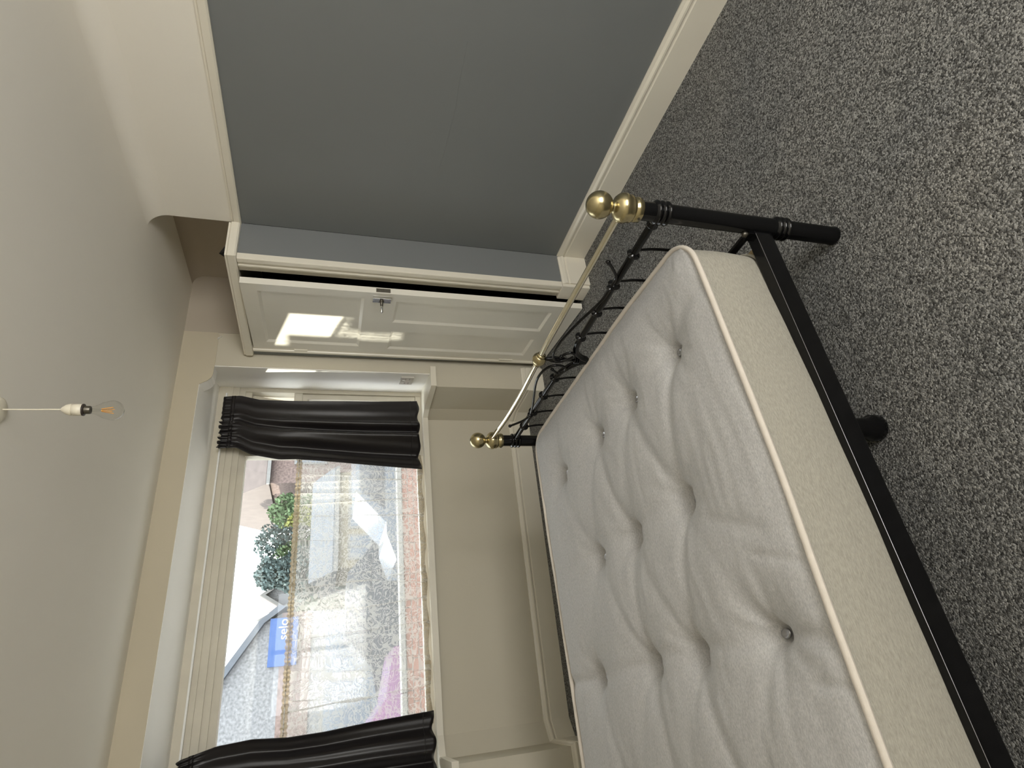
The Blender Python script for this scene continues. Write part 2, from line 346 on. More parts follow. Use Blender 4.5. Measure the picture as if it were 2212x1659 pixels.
# white plaster lining of the reveals
MB().prism([(2.055, PD+0.004), (2.062, PD+0.004), (2.145, 0.03), (2.136, 0.03)], SILL, 2.27).build('reveal', 'reveal_white', wall_w)
MB().prism([(-0.395, PD+0.004), (-0.402, PD+0.004), (-0.485, 0.03), (-0.476, 0.03)], SILL, 2.27).build('reveal', 'reveal_white', wall_w)
# wallpaper band over lintel, lower edge follows the opening, right end torn
wp = [(-1.3, 2.43), (-1.3, 2.226), (-0.42, 2.226), (-0.32, 2.236), (-0.26, 2.297)]+[(1.92, 2.297)]+[(1.932, 2.276), (1.948, 2.25), (1.968, 2.234), (1.99, 2.226), (2.10, 2.222), (2.255, 2.222), (2.268, 2.214), (2.276, 2.205), (2.284, 2.216), (2.296, 2.226), (2.306, 2.228), (2.306, 2.43)]
MB().prism(wp, PD-0.004, PD+0.0005, 'y').build('wallpaper', 'wallpaper_tan', wall_w)
MB().prism([(2.306, 2.0), (2.86, 2.0), (2.86, ZC), (2.306, ZC)], PD-0.002, PD+0.0005, 'y').build('plaster', 'alcove_plaster', wall_w)  # thin panel in the same darker alcove colour
MB().prism([(2.252, 2.226), (2.262, 2.222), (2.276, 2.203), (2.268, 2.212)], PD-0.016, PD-0.004, 'y').build('peeled_corner', 'white_paint', wall_w)

# skirting boards
SK = [(0, 0), (0.018, 0), (0.018, 0.128), (0.013, 0.133), (0.013, 0.140), (0.019, 0.146), (0.019, 0.155), (0.011, 0.166), (0.007, 0.180), (0, 0.180)]
mb = MB(); mb.sweep([(XG, -2.0), (XG, YB)], [(o, z) for o, z in SK])
tag(mb.build('baseboard_right', 'trim_cream'), 'cream moulded skirting along the grey wall', kind='structure')
SKW = [(o, z*0.92) for o, z in SK]
path = [(2.13, PD), (1.957, PD), (1.942, -0.09), (1.90, AD), (-0.17, AD), (-0.285, -0.05), (-0.29, PD), (-1.15, PD)]
mb = MB(); mb.sweep(path, SKW); b_ = mb.build('baseboard_window', 'trim_cream'); place(b_, WL, TW); tag(b_, 'cream moulded skirting following the bay below the window', kind='structure')
# picture rail on the grey wall
PR = [(0, 1.996), (0.012, 1.996), (0.017, 2.003), (0.017, 2.030), (0.010, 2.036), (0.010, 2.043), (0, 2.043)]
mb = MB(); mb.sweep([(XG, -2.0), (XG, YB)], PR)
tag(mb.build('trim_3', 'trim_cream'), 'cream picture rail between grey wall and pale frieze', kind='structure')

# ---- window
win = empty('window_1', WL, TW, kind='structure'); tag(win, 'wide cream framed bay window with side lights')
G = 0.055
# sill board following the bay
mb = MB(); sp = [(2.10, PD-0.035), (1.945, PD-0.035), (1.925, -0.11), (1.895, -0.03), (-0.165, -0.03), (-0.27, -0.075), (-0.275, PD-0.035), (-0.43, PD-0.035), (-0.43, PD+0.0), (-0.49, 0.06), (2.15, 0.06), (2.068, PD)]
mb.prism(sp, SILL-0.038, SILL); mb.build('window_sill', 'trim_cream', win)
# head: stepped boards
mb = MB(); mb.box(-0.48, 2.14, 0.018, 0.12, 2.168, 2.262); mb.build('head_board', 'frame_cream', win)
mb = MB(); mb.box(-0.48, 2.14, 0.026, 0.12, 2.130, 2.168).box(-0.48, 2.14, 0.022, 0.03, 2.126, 2.134); mb.build('head_moulding', 'frame_cream', win)
mb = MB(); mb.box(-0.48, 2.14, 0.034, 0.12, 2.092, 2.130).box(-0.48, 2.14, 0.030, 0.04, 2.088, 2.095); mb.build('head_moulding', 'frame_cream', win)
mb = MB()
mb.box(-0.48, 2.14, 0.042, 0.11, 2.047, 2.092)                       # head rail
mb.box(2.105, 2.15, 0.03, 0.11, SILL, 2.092).box(-0.485, -0.44, 0.03, 0.11, SILL, 2.092)   # jambs
mb.box(1.615, 1.685, 0.03, 0.11, SILL, 2.05).box(-0.18, -0.11, 0.03, 0.11, SILL, 2.05)      # mullions
mb.box(-0.44, 2.105, 0.036, 0.11, SILL, SILL+0.042)
mb.box(1.685, 2.105, 0.036, 0.11, 1.705, 1.762).box(-0.44, -0.18, 0.036, 0.11, 1.705, 1.762)
mb.build('window_frame', 'frame_cream', win)
MB().box(-0.11, 1.615, 0.066, 0.072, SILL+0.04, 2.05).build('pane', 'glass_pane', win)
for x0, x1 in ((1.685, 2.105), (-0.44, -0.18)):
    mb = MB(); a, b2 = SILL+0.044, 1.704
    mb.box(x0+0.002, x0+0.038, 0.045, 0.09, a, b2).box(x1-0.042, x1-0.002, 0.045, 0.09, a, b2).box(x0+0.038, x1-0.042, 0.045, 0.09, a, a+0.035).box(x0+0.038, x1-0.042, 0.045, 0.09, b2-0.035, b2)
    s_ = mb.build('casement', 'frame_cream', win)
    MB().box(x0+0.036, x1-0.040, 0.066, 0.071, a+0.033, b2-0.033).build('pane', 'glass_pane', s_)
# top lights, the right one pushed open at the bottom
for x0, x1, op in ((1.685, 2.105, 0.32), (-0.44, -0.18, 0.0)):
    mb = MB(); h = 0.275
    mb.box(x0+0.004, x0+0.036, -0.018, 0.018, -h, 0).box(x1-0.036, x1-0.004, -0.018, 0.018, -h, 0).box(x0+0.036, x1-0.036, -0.018, 0.018, -h, -h+0.032).box(x0+0.036, x1-0.036, -0.018, 0.018, -0.032, 0)
    s_ = mb.build('top_light', 'frame_cream', win, (0, 0.10, 2.043)); s_.rotation_euler = (op, 0, 0)
    MB().box(x0+0.034, x1-0.034, -0.003, 0.003, -h+0.03, -0.03).build('pane', 'glass_pane', s_)
MB().box(-0.42, 2.07, -0.012, 0.010, 2.198, 2.208).build('curtain_track', 'white_paint', win)

# ------------------------------------------------------------------ built-in cupboard
S = 1.0091; CX = 2.217
def cz(z): return max(0.0, 1.5+(z-1.5)*S)
cup = empty('built_in_cupboard', (CX, YB, 0), 0, 'built-in cream cupboard with panelled door ajar, grey sides, in the alcove by the window', 'cupboard')
Yend = 3.557-YB
yA0, yA1 = 0.0, 2.683*S-YB            # architrave, outer to inner
yL0, yL1 = 3.435*S-YB, 3.512-YB
D = XA-CX
mb = MB(); mb.box(0.0205, XG-CX-0.001, 0.0015, 0.022, 0.0, 1.998); mb.build('side_panel', 'wall_grey', cup)
# carcass: inside faces, top board, far end, frame behind the architrave
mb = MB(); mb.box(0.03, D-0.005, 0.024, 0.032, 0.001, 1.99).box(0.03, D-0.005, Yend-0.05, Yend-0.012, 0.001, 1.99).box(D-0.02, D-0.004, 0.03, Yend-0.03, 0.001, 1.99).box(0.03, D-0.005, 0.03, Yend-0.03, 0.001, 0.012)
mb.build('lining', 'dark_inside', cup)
MB().box(0.0, D-0.003, 0.0, Yend-0.014, 1.999, 2.02).build('top_board', 'trim_cream', cup)
# architrave on the right of the door, profile seen from above, stepped towards the opening
pr = [(0.02, 0.0), (-0.012, 0.0), (-0.016, 0.004), (-0.016, 0.030), (-0.009, 0.036), (-0.006, 0.052), (-0.014, 0.058), (-0.014, 0.068), (-0.004, 0.074), (0.0, 0.078), (0.002, yA1), (0.045, yA1), (0.045, 0.06), (0.02, 0.06)]
MB().prism(pr, 0.18, 1.998).build('architrave', 'trim_cream', cup)
MB().bbox(-0.020, 0.045, -0.006, yA1, 0.0, 0.178, 0.003).build('plinth_block', 'trim_cream', cup)
pl_ = [(0.02, yL0), (0.0, yL0), (0.0, yL0+0.014), (-0.008, yL0+0.018), (-0.010, yL0+0.032), (-0.004, yL0+0.038), (-0.002, yL1), (0.02, yL1)]
MB().prism(pl_, 0.0, 1.998).build('architrave', 'trim_cream', cup)
MB().prism([(yL1, 0.0), (yL1+0.010, 0.0), (Yend, 1.998), (yL1, 1.998)], 0.004, 0.02, 'x').build('filler_strip', 'wall_grey', cup)
# cornice (the picture rail carried round the cupboard)
PRC = [(0, 2.000), (0.016, 2.000), (0.021, 2.008), (0.021, 2.040), (0.014, 2.047), (0.014, 2.055), (0, 2.055)]
mb = MB(); mb.sweep([(XG-CX-0.018, 0.0), (0.0, 0.0), (0.0, Yend-0.018)], [(o, z) for o, z in PRC]); mb.build('cornice', 'trim_cream', cup)
# little skirting at the foot of the side panel
mb = MB(); mb.sweep([(XG-CX-0.019, 0.0), (0.0, 0.0)], [(o, z) for o, z in SK]); mb.build('side_skirting', 'trim_cream', cup)
# door, swung a little into the room
hy = 3.435*S-YB
DW, DT, DZ0, DZ1 = 0.757, 0.037, 0.012, 1.992
door = bpy.data.objects.new('door', None); COL.objects.link(door); door.parent = cup; door.location = (0.0, hy, 0.0); door.rotation_euler = (0, 0, math.radians(-6.0))
# door local: -y from hinge to free edge, -x towards the room
dm = MB()
def panel_board(mb, y0, y1, z0, z1, holes, xf=0.0, xb=DT, dep=0.011, bev=0.016):
    ys = sorted({y0, y1} | {h[0] for h in holes} | {h[1] for h in holes}); zs = sorted({z0, z1} | {h[2] for h in holes} | {h[3] for h in holes})
    for i in range(len(ys)-1):
        for j in range(len(zs)-1):
            yc, zc = (ys[i]+ys[i+1])/2, (zs[j]+zs[j+1])/2
            if any(h[0] < yc < h[1] and h[2] < zc < h[3] for h in holes): continue
            mb.add([(xf, ys[i], zs[j]), (xf, ys[i+1], zs[j]), (xf, ys[i+1], zs[j+1]), (xf, ys[i], zs[j+1])], [(0, 1, 2, 3)])
    for a, b, c, d in holes:
        o = [(xf, a, c), (xf, b, c), (xf, b, d), (xf, a, d)]; k = bev
        q = [(xf+dep, a+k, c+k), (xf+dep, b-k, c+k), (xf+dep, b-k, d-k), (xf+dep, a+k, d-k)]
        mb.add(o+q, [(0, 1, 5, 4), (1, 2, 6, 5), (2, 3, 7, 6), (3, 0, 4, 7), (4, 5, 6, 7)])
    mb.add([(xb, y0, z0), (xb, y1, z0), (xb, y1, z1), (xb, y0, z1)], [(0, 1, 2, 3)])
    for (p, q) in (((y0, z0), (y1, z0)), ((y1, z0), (y1, z1)), ((y1, z1), (y0, z1)), ((y0, z1), (y0, z0))):
        mb.add([(xf, *p), (xf, *q), (xb, *q), (xb, *p)], [(0, 1, 2, 3)])
holes = [(-0.682*S, -0.085*S, cz(1.342), cz(1.907)), (-0.672*S, -0.428*S, cz(0.20), cz(1.162)), (-0.312*S, -0.07*S, cz(0.20), cz(1.158))]
panel_board(dm, -DW, 0.0, DZ0, DZ1, holes)
dm.build('door_leaf', 'door_cream', door)
ly, lz = -0.690*S, cz(1.247)
MB().bbox(-0.014, 0.0, ly-0.026, ly+0.022, lz-0.055, lz+0.05, 0.003).build('lock_plate', 'chrome', door)
mb = MB(); mb.lathe([(0.013, -0.014), (0.013, -0.018), (0.009, -0.020), (0.008, -0.05)], (0, ly, lz), 'x', 16); h_ = mb.build('door_handle', 'steel_dark', door)
mb = MB(); mb.lathe([(0.008, -0.05), (0.0085, -0.052), (0.008, -0.088), (0.005, -0.092)], (0, ly, lz), 'x', 16); mb.build('handle_tip', 'chrome', door)
MB().bbox(0.006, 0.030, -DW-0.003, -DW+0.004, lz-0.045, lz+0.035, 0.001).build('latch', 'steel_dark', door)
for z0, z1 in ((cz(1.664), cz(1.744)), (cz(0.262), cz(0.362))):
    mb = MB(); mb.tube([(-0.004, 0.003, z0), (-0.004, 0.003, z1)], 0.006, 10); mb.build('hinge', 'trim_cream', door)

# dark things lying on top of the cupboard, tips over the cornice
mb = MB(); mb.add([(-.05, -.06, 0), (.06, -.06, 0), (.06, .06, 0), (-.05, .06, 0), (-.035, .0, .075), (.03, .01, .05)], [(0, 1, 2, 3), (0, 4, 1), (1, 4, 5), (1, 5, 2), (2, 5, 3), (3, 5, 4), (3, 4, 0)])
o = mb.build('folded_cloth', 'black_cloth'); place(o, (CX+0.085, YB+0.055, 2.02)); tag(o, 'black pointed tip of cloth on top of the cupboard near the grey wall corner', 'cloth')
mb = MB(); mb.lathe([(0.07, 0), (0.075, 0.012), (0.07, 0.03), (0.045, 0.047), (0.01, 0.052)], (0, 0, 0), 'z', 14)
o = mb.build('folded_cloth', 'black_cloth'); place(o, (CX+0.08, 2.985, 2.02)); tag(o, 'low black rounded bundle on the cupboard top above the door', 'cloth')

# socket on the right reveal
a_r = math.atan2(2.14-2.06, 0.44)      # splay of the reveal
so = empty('wall_socket', (0, 0, 0), 0, 'double plug socket low on the white reveal beside the dark curtain', 'socket')
wx = Vector((math.cos(TW), math.sin(TW), 0)); wy = Vector((-math.sin(TW), math.cos(TW), 0))
def Wp(x, d, z): return Vector(WL)+wx*x+wy*d+Vector((0, 0, z))
so.location = Wp(2.055+0.081*((-0.27-PD)/0.44), -0.27, 0.99); so.rotation_euler = (0, 0, TW-a_r)
MB().bbox(-0.012, 0.0, -0.078, 0.078, -0.046, 0.046, 0.004).build('face_plate', 'plastic_white', so)
for sy in (-1, 1):
    MB().bbox(-0.017, -0.011, sy*0.017-0.007, sy*0.017+0.007, 0.012, 0.032, 0.002).build('switch', 'white_paint', so)
    for dy, dz, w_, h_ in ((0, 0.010, 0.004, 0.009), (-0.011, -0.016, 0.008, 0.004), (0.011, -0.016, 0.008, 0.004)):
        MB().box(-0.0135, -0.011, sy*0.045+dy-w_/2, sy*0.045+dy+w_/2, dz-h_/2, dz+h_/2).build('pin_hole', 'dark_plastic', so)

# ------------------------------------------------------------------ curtains
def lerp(tab, z):
    for (z0, a0), (z1, a1) in zip(tab, tab[1:]):
        if (z0 >= z >= z1): t = (z0-z)/(z0-z1); return a0+(a1-a0)*t
    return tab[-1][1] if z < tab[-1][0] else tab[0][1]
def curtain(name, left_tab, right_tab, ztop, zbot, folds, d0, seed, label, flat):
    root = empty(name, WL, TW, label, 'curtain')
    nu, nv = 150, 70; vs = []; fs = []; rnd = random.Random(seed)
    ph = [rnd.uniform(0, 6.28) for _ in range(8)]
    for j in range(nv+1):
        v = j/nv; z = ztop+(zbot-ztop)*v; xl, xr = lerp(left_tab, z), lerp(right_tab, z)
        for i in range(nu+1):
            u = i/nu
            g = flat(u)                                     # how deep the folds are across the width
            amp = (0.010+0.030*min(1, v*2.2))*g
            wob = 0.25*math.sin(2.1*v+ph[0])+0.15*math.sin(6*u+ph[2])
            d = d0+amp*math.sin(2*math.pi*folds*(u+0.10*math.sin(5*u+ph[2]))+ph[1]+wob)+0.22*amp*math.sin(2*math.pi*folds*1.7*u+ph[3]+1.3*v)
            if v < 0.09:                                   # pencil-pleat heading: tight ruffles
                k = (1-v/0.09)
                d += 0.010*k*g*math.sin(2*math.pi*folds*4*u+ph[4])+0.006*k*g*math.sin(2*math.pi*folds*7*u+ph[5]+8*v)
            d += 0.004*math.sin(9*v+5*u+ph[6])
            zz = z+(0.008*math.sin(2*math.pi*folds*u+ph[1]) if v > 0.98 else 0)+(0.010*g*math.sin(2*math.pi*folds*3*u+ph[7]) if v < 0.01 else 0)
            vs.append((xl+(xr-xl)*u, d, zz))
    for j in range(nv):
        for i in range(nu):
            a = j*(nu+1)+i; fs.append((a, a+1, a+nu+2, a+nu+1))
    mb = MB(); mb.add(vs, fs, True); o = mb.build('drape', 'curtain_satin', root)
    so_ = o.modifiers.new('thickness', 'SOLIDIFY'); so_.thickness = 0.004; so_.offset = 0
    # heading tape drawn up across the top
    hv = []; hf = []
    for j, z in enumerate((ztop-0.075, ztop-0.05)):
        for i in range(nu+1):
            p = vs[int((ztop-z)/(ztop-zbot)*nv+0.5)*(nu+1)+i]; hv.append((p[0], p[1]-0.006, z))
    for i in range(nu): hf.append((i, i+1, nu+1+i+1, nu+1+i))
    mb = MB(); mb.add(hv, hf, True); t_ = mb.build('heading_tape', 'curtain_satin', root)
    q = t_.modifiers.new('thickness', 'SOLIDIFY'); q.thickness = 0.003
    # stitched bottom hem
    bv = [vs[(nv-3)*(nu+1)+i] for i in range(0, nu+1)]
    mb = MB(); mb.tube([(p[0], p[1]-0.003, p[2]) for p in bv], 0.0022, 6); mb.build('hem_stitching', 'curtain_satin', root)
    return root
RL = [(2.205, 1.622), (2.09, 1.628), (2.0, 1.578), (1.82, 1.537), (1.715, 1.535), (1.537, 1.517), (1.23, 1.488), (0.88, 1.455)]
RR = [(2.205, 2.004), (2.10, 2.016), (1.98, 1.990), (1.74, 1.988), (1.23, 1.994), (0.88, 2.011)]
curtain('curtain', RL, RR, 2.205, 0.885, 3.6, -0.075, 3, 'dark brown curtain drawn to the right of the window by the cupboard', lambda u: 0.07+0.93*min(1, max(0, (0.70-u)/0.2)))
LR = [(2.20, -0.112), (2.02, -0.069), (1.85, -0.058), (1.67, -0.072), (1.48, -0.068), (1.23, -0.05), (0.87, -0.033)]
LL = [(2.20, -0.40), (0.87, -0.47)]
curtain('curtain', LL, LR, 2.20, 0.87, 3.4, -0.08, 11, 'dark brown curtain at the left end of the window, cut off by the picture edge', lambda u: 0.8)

# net curtain: fold bunches at the measured places
net = empty('net_curtain', WL, TW, 'cream lace net curtain across the lower part of the wide window', 'net curtain')
nu, nv = 700, 24; x0n, x1n, zt, zb = -0.10, 1.61, 1.712, 0.862
bunch = [(0.06, 0.03, 5), (0.12, 0.02, 4), (0.30, 0.045, 6), (0.40, 0.03, 5), (0.545, 0.02, 4), (0.735, 0.035, 7), (0.80, 0.02, 4), (1.00, 0.02, 3), (1.18, 0.03, 6), (1.26, 0.03, 6), (1.35, 0.03, 6), (1.43, 0.03, 6), (1.50, 0.03, 6)]
vs = []; fs = []
xs = [x0n+(x1n-x0n)*i/nu for i in range(nu+1)]
def netp(x, v):
    d = 0.006*math.sin(9*x+1); dx = 0.0
    for c, w_, n_ in bunch:
        cc = c+0.07*v*math.sin(c*37)
        e = math.exp(-((x-cc)/(w_*(0.8+0.4*v)))**2); k = n_*0.55/w_; p = (x-cc)*k+c*10
        dx -= 1.9/k*e*math.sin(p)*(0.75+0.25*math.sin(3*v+c*20)); d += 0.010*e*math.cos(p)
    return x+dx, d
def netd(x, v): return netp(x, v)[1]
arc_ = [0.0]
for i in range(1, nu+1): p, q = netp(xs[i-1], .5), netp(xs[i], .5); arc_.append(arc_[-1]+math.hypot(q[0]-p[0], q[1]-p[1]))
for j in range(nv+1):
    v = j/nv; z = zt-0.03+(zb-zt+0.03)*v
    for i in range(nu+1): px, pd = netp(xs[i], v); vs.append((px, 0.006+pd, z+(0.006*math.sin(xs[i]*24) if j == nv else 0)))
for j in range(nv):
    for i in range(nu):
        a = j*(nu+1)+i; fs.append((a, a+1, a+nu+2, a+nu+1))
mb = MB(); mb.add(vs, fs, True); o = mb.build('lace_panel', 'net_lace', net)
uvl = o.data.uv_layers.new(name='UVMap'); vidx = [l.vertex_index for l in o.data.loops]
for k, vi in enumerate(vidx):
    uvl.data[k].uv = (arc_[vi % (nu+1)], (vi//(nu+1))/nv*(zt-zb))
hv = []; hf = []
for j in range(3):
    for i in range(nu+1): hv.append((xs[i], 0.006+netd(xs[i], 0)*1.05+0.004*math.sin(xs[i]*260)*(1 if j != 1 else 0.3), zt+0.004-0.018*j+0.003*math.sin(xs[i]*180+j)))
for j in range(2):
    for i in range(nu):
        a = j*(nu+1)+i; hf.append((a, a+1, a+nu+2, a+nu+1))
mb = MB(); mb.add(hv, hf, True); o = mb.build('gathered_header', 'net_hem', net)
uvl = o.data.uv_layers.new(name='UVMap')
for k, l in enumerate(o.data.loops): uvl.data[k].uv = (arc_[l.vertex_index % (nu+1)]*1.0, 0.02*(l.vertex_index//(nu+1)))
mb = MB(); mb.tube([(x0n-0.02, 0.012, zt-0.012), (x1n+0.015, 0.012, zt-0.012)], 0.0028, 8); mb.build('curtain_wire', 'white_paint', net)
hv = []; hf = []
for j in range(2):
    for i in range(nu+1): hv.append((xs[i], 0.0035+netd(xs[i], 1)*1.0, zb+0.035*(1-j)+(0.006*math.sin(xs[i]*24) if j else 0)))
for i in range(nu): hf.append((i, i+1, nu+2+i, nu+1+i))
mb = MB(); mb.add(hv, hf, True); o = mb.build('bottom_hem', 'net_hem', net); uvl = o.data.uv_layers.new(name='UVMap')
for k, l in enumerate(o.data.loops): uvl.data[k].uv = (arc_[l.vertex_index % (nu+1)], 0.035*(l.vertex_index//(nu+1)))

# ------------------------------------------------------------------ bed frame
TB = 0.0143343; B0 = (1.1798, 1.0352, 0.0)
bed = empty('bed_frame', B0, TB, 'black metal bed frame with brass rail and ball finials at the foot', 'bed')
BW = 1.524
def post(y):
    mb = MB(); mb.lathe([(0.024, 0.0), (0.029, 0.004), (0.029, 0.012), (0.0275, 0.014), (0.0275, 0.69)], (0, y, 0), 'z', 28)
    p = mb.build('post', 'black_metal', bed)
    for zc in (0.212, 0.622):
        for k in (-1, 0, 1):
            mb = MB(); mb.lathe([(0.028+0.0075*math.sin(math.pi*i/8), zc+k*0.0165-0.0082+0.0164*i/8) for i in range(9)], (0, y, 0), 'z', 28); mb.build('collar_ring', 'black_metal', p)
    pf = [(0.031, 0.688), (0.0345, 0.692), (0.0355, 0.700), (0.0345, 0.708), (0.031, 0.711), (0.0325, 0.714), (0.0375, 0.717), (0.0395, 0.722), (0.0375, 0.726), (0.041, 0.732), (0.0425, 0.742), (0.040, 0.752), (0.032, 0.762), (0.020, 0.769), (0.0145, 0.773), (0.014, 0.777)]
    R = 0.0385; zc = 0.8125
    for i in range(17):
        a = -1.19+(math.pi/2+1.19)*i/16; pf.append((max(0.0005, R*math.cos(a)), zc+R*math.sin(a)))
    mb = MB(); mb.lathe(pf, (0, y, 0), 'z', 36); f = mb.build('finial', 'brass', p)
    mb = MB(); s = 1 if y < 0.5 else -1; mb.lathe([(0.004, -0.002), (0.004, 0.0), (0.0025, 0.002)], (-0.036, y, 0.700), 'x', 10); mb.build('grub_screw', 'steel_dark', p)
    return p
post(0.0); post(BW)
# brass top rail, slightly bowed past the middle ball
pts = [(0, y, z) for y, z in ((0.02, .741), (0.19, .74), (0.345, .74), (0.532, .74), (0.684, .739), (0.775, .736), (0.876, .733), (0.994, .729), (1.127, .728), (1.278, .732), (1.40, .740), (1.50, .748))]
MB().tube(bez(pts, 5), 0.0105, 16).build('brass_rail', 'brass_pale', bed)
mb = MB(); mb.lathe([(0.011, -0.034), (0.0165, -0.032), (0.0165, -0.025), (0.013, -0.022)]+[(0.0275*math.cos(a), 0.0275*math.sin(a)) for a in [-1.0+2.0*i/12 for i in range(13)]]+[(0.013, 0.022), (0.0165, 0.025), (0.0165, 0.032), (0.011, 0.034)], (0, 0.783, 0.735), 'y', 24)
mb.build('brass_ball', 'brass', bed)
# black middle rail in two halves, dipping into the centre casting
RZ = 0.624
for p in ([(0, 0.02, RZ+.002), (0, 0.3, RZ), (0, 0.60, RZ-0.002), (0, 0.664, RZ-0.003), (0, 0.715, 0.607), (0, 0.748, 0.578), (0, 0.766, 0.545)], [(0, BW-0.02, RZ+.004), (0, 1.2, RZ+.002), (0, 0.95, RZ-0.001), (0, 0.885, 0.620), (0, 0.835, 0.600), (0, 0.800, 0.574), (0, 0.780, 0.545)]):
    MB().tube(bez(p, 7), 0.0125, 14).build('cross_rail', 'black_metal', bed)
for y in (0.172, 0.318, 0.468, 0.620, 0.915, 1.064, 1.214, 1.360):
    mb = MB(); mb.lathe([(0.012+0.010*math.sin(math.pi*i/8), -0.009+0.018*i/8) for i in range(9)], (0, y, RZ), 'y', 20); mb.build('collar_ring', 'black_metal', bed)
for y in (0.318, 1.214):
    mb = MB(); mb.lathe([(0.004+0.010*math.sin(math.pi*i/8), -0.007+0.014*i/8) for i in range(9)], (-0.016, y, 0.640), 'y', 16); mb.build('scroll_collar', 'black_metal', bed)
# end sockets joining the middle rail to the posts
for y, s in ((0.036, 1), (BW-0.036, -1)):
    mb = MB(); mb.lathe([(0.020, -0.016*s), (0.018, -0.004*s), (0.016, 0.004*s), (0.0185, 0.010*s), (0.016, 0.016*s)], (0, y, RZ), 'y', 20); mb.build('rail_socket', 'black_metal', bed)
# centre casting: fluted fan gathering the rails
mb = MB()
for k in range(7):
    a = -1.1+2.2*k/6
    mb.tube(bez([(0, 0.770+0.024*math.sin(a), 0.572+0.006*math.cos(a)), (-0.006, 0.771+0.019*math.sin(a), 0.548), (-0.004, 0.773+0.010*math.sin(a), 0.528), (0, 0.774+0.004*math.sin(a), 0.505)], 4), [0.006]*13, 8)
mb.tube([(0, 0.775, 0.51), (0, 0.775, 0.31)], 0.008, 10); mb.build('centre_casting', 'black_metal', bed)
mb = MB()
for k in range(3): mb.lathe([(0.010+0.009*math.sin(math.pi*i/6), 0.577+0.008*k-0.004+0.008*i/6) for i in range(7)], (0, 0.771, 0), 'z', 16)
mb.build('centre_knot', 'black_metal', bed)
mb = MB(); mb.lathe([(0.006, 0.598), (0.007, 0.62), (0.012, 0.645), (0.0145, 0.662), (0.0125, 0.685), (0.008, 0.700), (0.006, 0.715)], (0, 0.777, 0), 'z', 14); mb.build('centre_leaf', 'black_metal', bed)
# scrolls
sa = [(-.016, y, z) for y, z in ((.201, .701), (.224, .677), (.266, .645), (.318, .641), (.392, .645), (.503, .676), (.580, .693), (.648, .703), (.718, .702), (.757, .682), (.764, .659), (.749, .629), (.723, .614), (.704, .630), (.712, .652), (.732, .664))]
sb = [(-.016, y, z) for y, z in ((1.331, .704), (1.285, .664), (1.247, .646), (1.214, .641), (1.13, .655), (1.058, .673), (.941, .701), (.874, .707), (.825, .697), (.800, .675), (.796, .647), (.808, .622), (.834, .616), (.853, .636), (.828, .668))]
for s_ in (sa, sb):
    o = MB().tube(bez(s_, 6), 0.0052, 10).build('scroll', 'black_metal', bed)
    for e in (s_[0], s_[-1]):
        mb = MB(); mb.lathe([(max(0.0006, 0.008*math.cos(a)), 0.008*math.sin(a)) for a in [-math.pi/2+math.pi*i/8 for i in range(9)]], e, 'z', 12); mb.build('scroll_end', 'black_metal', o)
# spindles down to the lower rail
for y in (0.152, 0.300, 0.450, 0.602, 0.928, 1.078, 1.226, 1.372):
    MB().tube(bez([(0, y, RZ-0.005), (0.012, y, 0.55), (0.016, y+0.002, 0.46), (0.008, y, 0.36), (0, y, 0.305)], 4), 0.0046, 8).build('spindle', 'black_metal', bed)
MB().tube([(0, 0.02, 0.30), (0, BW-0.02, 0.30)], 0.012, 12).build('lower_rail', 'black_metal', bed)
# side rails: box section with a lip, brackets and bolts at the posts
for y0, y1 in ((-0.006, 0.030), (BW-0.030, BW+0.006)):
    r = MB().bbox(-2.02, -0.026, y0, y1, 0.256, 0.318, 0.003).build('side_rail', 'black_metal', bed)
    mb = MB(); ye = y0-0.0003 if y0 < 0.5 else y1+0.0003; mb.tube([(-2.01, ye, 0.3165), (-0.04, ye, 0.3165)], 0.0007, 6); mb.build('edge_highlight', 'eyelet_steel', r)  # thin pale line along the rail edge, painted in as a highlight
    mb = MB(); yc = (y0+y1)/2; mb.box(-0.040, -0.020, yc-0.015, yc+0.015, 0.256, 0.335); mb.build('bracket', 'black_metal', r)
    mb = MB(); mb.lathe([(0.009, 0), (0.009, 0.008), (0.005, 0.012)], (-0.030, yc, 0.335), 'z', 12); mb.build('bolt', 'steel_dark', r)
# slats under the mattress
for k in range(14):
    x = -0.075-0.142*k
    MB().bbox(x-0.032, x+0.032, 0.032, BW-0.032, 0.272, 0.288, 0.003).build('slat', 'slat_wood', bed)
for x in (-0.60, -1.78):
    for y in (0.15, BW-0.15):
        mb = MB(); mb.lathe([(0.034, 0.0), (0.038, 0.006), (0.038, 0.03), (0.028, 0.05), (0.026, 0.256), (0.026, 0.271)], (x, y, 0), 'z', 18); mb.build('leg', 'black_metal', bed)
for y in (0.0, BW):
    mb = MB(); mb.lathe([(0.024, 0.0), (0.029, 0.004), (0.0275, 0.014), (0.0275, 0.60), (0.02, 0.61)], (-2.045, y, 0), 'z', 20); mb.build('head_post', 'black_metal', bed)
MB().tube([(-2.045, 0.02, 0.29), (-2.045, BW-0.02, 0.29)], 0.014, 12).build('head_rail', 'black_metal', bed)

